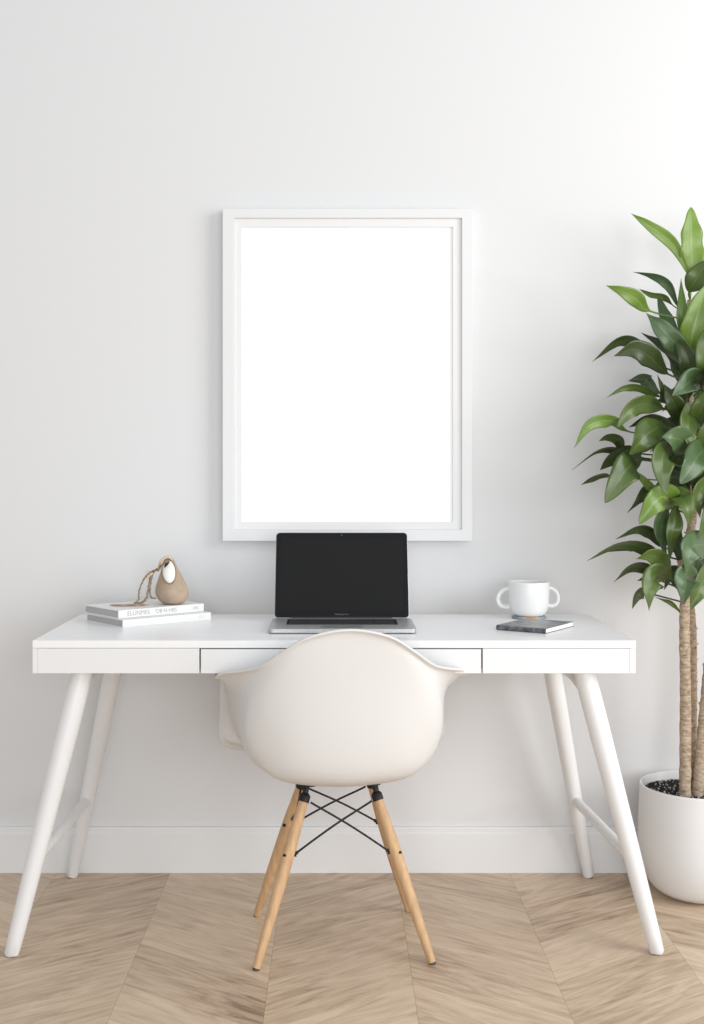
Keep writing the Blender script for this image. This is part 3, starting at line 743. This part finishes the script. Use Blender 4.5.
    # (points as px, py, y), width px, roll, tone
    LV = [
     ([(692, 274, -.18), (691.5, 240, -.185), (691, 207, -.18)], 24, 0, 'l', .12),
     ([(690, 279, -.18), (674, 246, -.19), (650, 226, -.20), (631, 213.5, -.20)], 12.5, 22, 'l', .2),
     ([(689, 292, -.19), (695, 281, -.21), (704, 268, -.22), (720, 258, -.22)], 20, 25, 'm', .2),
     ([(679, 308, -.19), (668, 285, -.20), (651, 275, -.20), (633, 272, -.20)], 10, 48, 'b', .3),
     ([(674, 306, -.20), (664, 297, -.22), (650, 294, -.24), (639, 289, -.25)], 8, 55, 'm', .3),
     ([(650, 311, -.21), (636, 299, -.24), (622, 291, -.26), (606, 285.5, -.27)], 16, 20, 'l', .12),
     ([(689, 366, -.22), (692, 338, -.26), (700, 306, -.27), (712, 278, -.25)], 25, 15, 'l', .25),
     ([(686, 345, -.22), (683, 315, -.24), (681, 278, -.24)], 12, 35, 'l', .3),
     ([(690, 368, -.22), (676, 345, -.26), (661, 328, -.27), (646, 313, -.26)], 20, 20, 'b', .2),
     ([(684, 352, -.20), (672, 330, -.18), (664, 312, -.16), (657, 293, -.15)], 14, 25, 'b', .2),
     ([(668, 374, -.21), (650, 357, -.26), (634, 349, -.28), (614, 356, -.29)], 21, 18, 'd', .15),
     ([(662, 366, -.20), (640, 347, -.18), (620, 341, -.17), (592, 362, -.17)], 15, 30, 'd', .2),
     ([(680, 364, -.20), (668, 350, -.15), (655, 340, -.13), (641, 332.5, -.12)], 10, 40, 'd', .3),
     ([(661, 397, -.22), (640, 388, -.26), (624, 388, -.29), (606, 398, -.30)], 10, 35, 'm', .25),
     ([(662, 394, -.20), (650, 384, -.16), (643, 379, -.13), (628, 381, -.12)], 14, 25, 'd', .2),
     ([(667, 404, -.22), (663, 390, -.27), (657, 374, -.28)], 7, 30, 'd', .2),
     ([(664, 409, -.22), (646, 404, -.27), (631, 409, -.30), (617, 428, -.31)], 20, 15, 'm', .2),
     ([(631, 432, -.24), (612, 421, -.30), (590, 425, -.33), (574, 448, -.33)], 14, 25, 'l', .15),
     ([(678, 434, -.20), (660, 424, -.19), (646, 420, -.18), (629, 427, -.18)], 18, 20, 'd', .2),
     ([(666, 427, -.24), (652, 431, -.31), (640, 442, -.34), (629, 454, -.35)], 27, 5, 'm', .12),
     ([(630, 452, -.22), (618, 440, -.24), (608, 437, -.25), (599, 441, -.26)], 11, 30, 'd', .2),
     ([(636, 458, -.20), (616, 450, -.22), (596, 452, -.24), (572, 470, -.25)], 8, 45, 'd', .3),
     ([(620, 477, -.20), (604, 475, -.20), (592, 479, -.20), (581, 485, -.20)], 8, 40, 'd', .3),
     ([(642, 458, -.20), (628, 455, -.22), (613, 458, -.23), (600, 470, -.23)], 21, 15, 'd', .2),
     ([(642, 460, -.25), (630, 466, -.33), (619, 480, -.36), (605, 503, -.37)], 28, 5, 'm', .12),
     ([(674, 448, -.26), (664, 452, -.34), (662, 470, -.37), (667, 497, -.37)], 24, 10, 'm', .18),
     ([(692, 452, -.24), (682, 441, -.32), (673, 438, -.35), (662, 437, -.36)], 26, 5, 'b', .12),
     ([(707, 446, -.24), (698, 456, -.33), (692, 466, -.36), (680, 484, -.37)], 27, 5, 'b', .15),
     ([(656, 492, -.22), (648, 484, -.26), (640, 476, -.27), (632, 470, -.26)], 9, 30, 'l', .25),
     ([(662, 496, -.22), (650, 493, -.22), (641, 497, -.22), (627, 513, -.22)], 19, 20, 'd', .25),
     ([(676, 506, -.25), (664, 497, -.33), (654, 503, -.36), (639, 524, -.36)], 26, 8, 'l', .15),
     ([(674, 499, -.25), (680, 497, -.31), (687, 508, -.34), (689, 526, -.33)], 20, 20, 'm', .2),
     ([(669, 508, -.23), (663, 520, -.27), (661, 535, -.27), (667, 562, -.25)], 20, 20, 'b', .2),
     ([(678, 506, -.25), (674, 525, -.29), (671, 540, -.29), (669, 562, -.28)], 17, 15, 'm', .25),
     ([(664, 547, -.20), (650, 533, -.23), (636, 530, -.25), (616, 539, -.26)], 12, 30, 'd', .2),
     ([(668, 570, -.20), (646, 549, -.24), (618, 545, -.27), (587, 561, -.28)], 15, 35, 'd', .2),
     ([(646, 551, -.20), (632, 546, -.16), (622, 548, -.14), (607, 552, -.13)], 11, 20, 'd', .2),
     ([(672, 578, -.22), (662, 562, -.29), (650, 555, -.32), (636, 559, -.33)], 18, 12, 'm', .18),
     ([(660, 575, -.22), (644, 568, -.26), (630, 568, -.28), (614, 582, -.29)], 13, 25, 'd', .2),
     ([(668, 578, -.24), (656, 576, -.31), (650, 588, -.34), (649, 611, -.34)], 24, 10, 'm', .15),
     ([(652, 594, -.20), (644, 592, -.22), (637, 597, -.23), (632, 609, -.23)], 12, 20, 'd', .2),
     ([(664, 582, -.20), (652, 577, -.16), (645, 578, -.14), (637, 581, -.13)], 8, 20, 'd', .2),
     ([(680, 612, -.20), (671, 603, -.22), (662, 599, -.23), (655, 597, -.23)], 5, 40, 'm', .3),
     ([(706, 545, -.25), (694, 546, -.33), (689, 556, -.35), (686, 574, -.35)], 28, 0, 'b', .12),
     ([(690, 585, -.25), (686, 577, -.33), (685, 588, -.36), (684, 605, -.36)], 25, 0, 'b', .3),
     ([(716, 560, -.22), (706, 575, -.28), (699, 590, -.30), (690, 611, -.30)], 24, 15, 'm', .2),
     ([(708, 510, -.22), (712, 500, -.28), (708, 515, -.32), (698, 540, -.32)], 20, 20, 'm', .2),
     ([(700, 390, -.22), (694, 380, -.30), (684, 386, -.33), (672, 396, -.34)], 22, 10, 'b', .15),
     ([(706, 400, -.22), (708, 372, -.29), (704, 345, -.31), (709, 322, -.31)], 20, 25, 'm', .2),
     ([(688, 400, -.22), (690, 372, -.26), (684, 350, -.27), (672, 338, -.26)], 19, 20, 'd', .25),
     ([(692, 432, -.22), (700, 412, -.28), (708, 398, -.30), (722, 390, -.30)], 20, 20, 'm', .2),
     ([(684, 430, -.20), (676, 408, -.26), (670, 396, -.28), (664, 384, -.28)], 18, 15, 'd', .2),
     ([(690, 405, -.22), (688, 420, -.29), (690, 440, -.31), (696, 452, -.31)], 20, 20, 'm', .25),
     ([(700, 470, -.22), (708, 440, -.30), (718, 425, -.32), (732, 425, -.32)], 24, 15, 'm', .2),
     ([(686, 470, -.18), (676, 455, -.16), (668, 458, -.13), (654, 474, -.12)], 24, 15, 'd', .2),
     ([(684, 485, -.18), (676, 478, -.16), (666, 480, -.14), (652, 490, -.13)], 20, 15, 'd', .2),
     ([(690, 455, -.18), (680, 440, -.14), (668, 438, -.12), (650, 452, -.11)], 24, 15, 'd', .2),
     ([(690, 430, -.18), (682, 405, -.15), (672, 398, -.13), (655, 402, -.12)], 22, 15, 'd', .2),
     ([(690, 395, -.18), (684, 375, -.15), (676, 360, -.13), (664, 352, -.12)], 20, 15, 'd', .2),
     ([(682, 560, -.17), (672, 540, -.15), (664, 530, -.14), (655, 530, -.13)], 15, 15, 'd', .2),
     ([(700, 500, -.2), (700, 478, -.26), (694, 466, -.28), (684, 462, -.28)], 20, 15, 'd', .2),
     ([(690, 475, -.17), (682, 462, -.15), (674, 464, -.12), (660, 478, -.11)], 24, 10, 'd', .2),
     ([(690, 440, -.17), (680, 428, -.14), (668, 430, -.11), (648, 444, -.10)], 24, 10, 'd', .2),
     ([(692, 492, -.17), (686, 480, -.14), (680, 486, -.11), (668, 505, -.10)], 24, 10, 'd', .2),
     ([(700, 450, -.17), (694, 440, -.13), (688, 446, -.11), (680, 470, -.10)], 26, 5, 'd', .2),
     ([(692, 412, -.17), (684, 396, -.14), (676, 396, -.12), (662, 412, -.10)], 22, 10, 'd', .2),
     ([(700, 420, -.17), (696, 405, -.13), (690, 402, -.11), (680, 415, -.10)], 24, 10, 'd', .2),
     ([(694, 380, -.17), (690, 366, -.14), (686, 352, -.12), (678, 340, -.10)], 22, 10, 'd', .2),
     ([(704, 350, -.17), (702, 334, -.13), (700, 320, -.11), (700, 300, -.10)], 24, 10, 'd', .2),
     ([(674, 582, -.17), (664, 570, -.14), (656, 568, -.12), (644, 574, -.10)], 17, 10, 'd', .2),
     ([(686, 568, -.17), (682, 552, -.14), (678, 540, -.12), (680, 522, -.11)], 18, 10, 'd', .2),
     ([(680, 590, -.17), (676, 578, -.14), (672, 572, -.12), (664, 590, -.10)], 16, 10, 'd', .2),
     ([(704, 580, -.17), (698, 568, -.13), (700, 560, -.11), (708, 548, -.10)], 22, 10, 'd', .2),
     ([(716, 480, -.2), (704, 486, -.28), (698, 498, -.30), (700, 518, -.30)], 20, 15, 'm', .2),
    ]
    for i, (pts, wpx, roll, tone, fold) in enumerate(LV):
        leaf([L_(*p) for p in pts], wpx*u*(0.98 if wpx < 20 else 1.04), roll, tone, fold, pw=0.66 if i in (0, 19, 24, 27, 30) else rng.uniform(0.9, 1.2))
    # the rest of the crown, on the far and right side of the canes
    nfill = 0
    while nfill < 22:
        path = tips[rng.choice([0, 2, 2, 3, 3])]
        z = rng.uniform(0.92, 1.60)
        c = min(path, key=lambda q: abs(q.z-z))
        if abs(c.z-z) > 0.05: 
            if rng.random() < 0.5: continue
            c = path[-1]
        a = rng.uniform(-70, 62) if rng.random() < .85 else rng.uniform(-120, -70)
        a = math.radians(a)
        d = Vector((math.cos(a), math.sin(a), 0)); Ln = rng.uniform(.15, .25)
        yl = (PC.y + c.y + d.y*Ln)
        if yl > -0.035: Ln *= max(0.1, (-0.04-PC.y-c.y)/max(1e-3, d.y*Ln))
        if Ln < .06: continue
        lift = rng.uniform(.03, .12)
        b = c+d*0.03+Vector((0, 0, .02)); m_ = c+d*Ln*.55+Vector((0, 0, lift)); t_ = c+d*Ln+Vector((0, 0, lift-rng.uniform(.02, .11)))
        leaf([b, m_, t_], rng.uniform(.05, .07), rng.uniform(-25, 60), rng.choice('ddmmb'), .2)
        nfill += 1
plant()
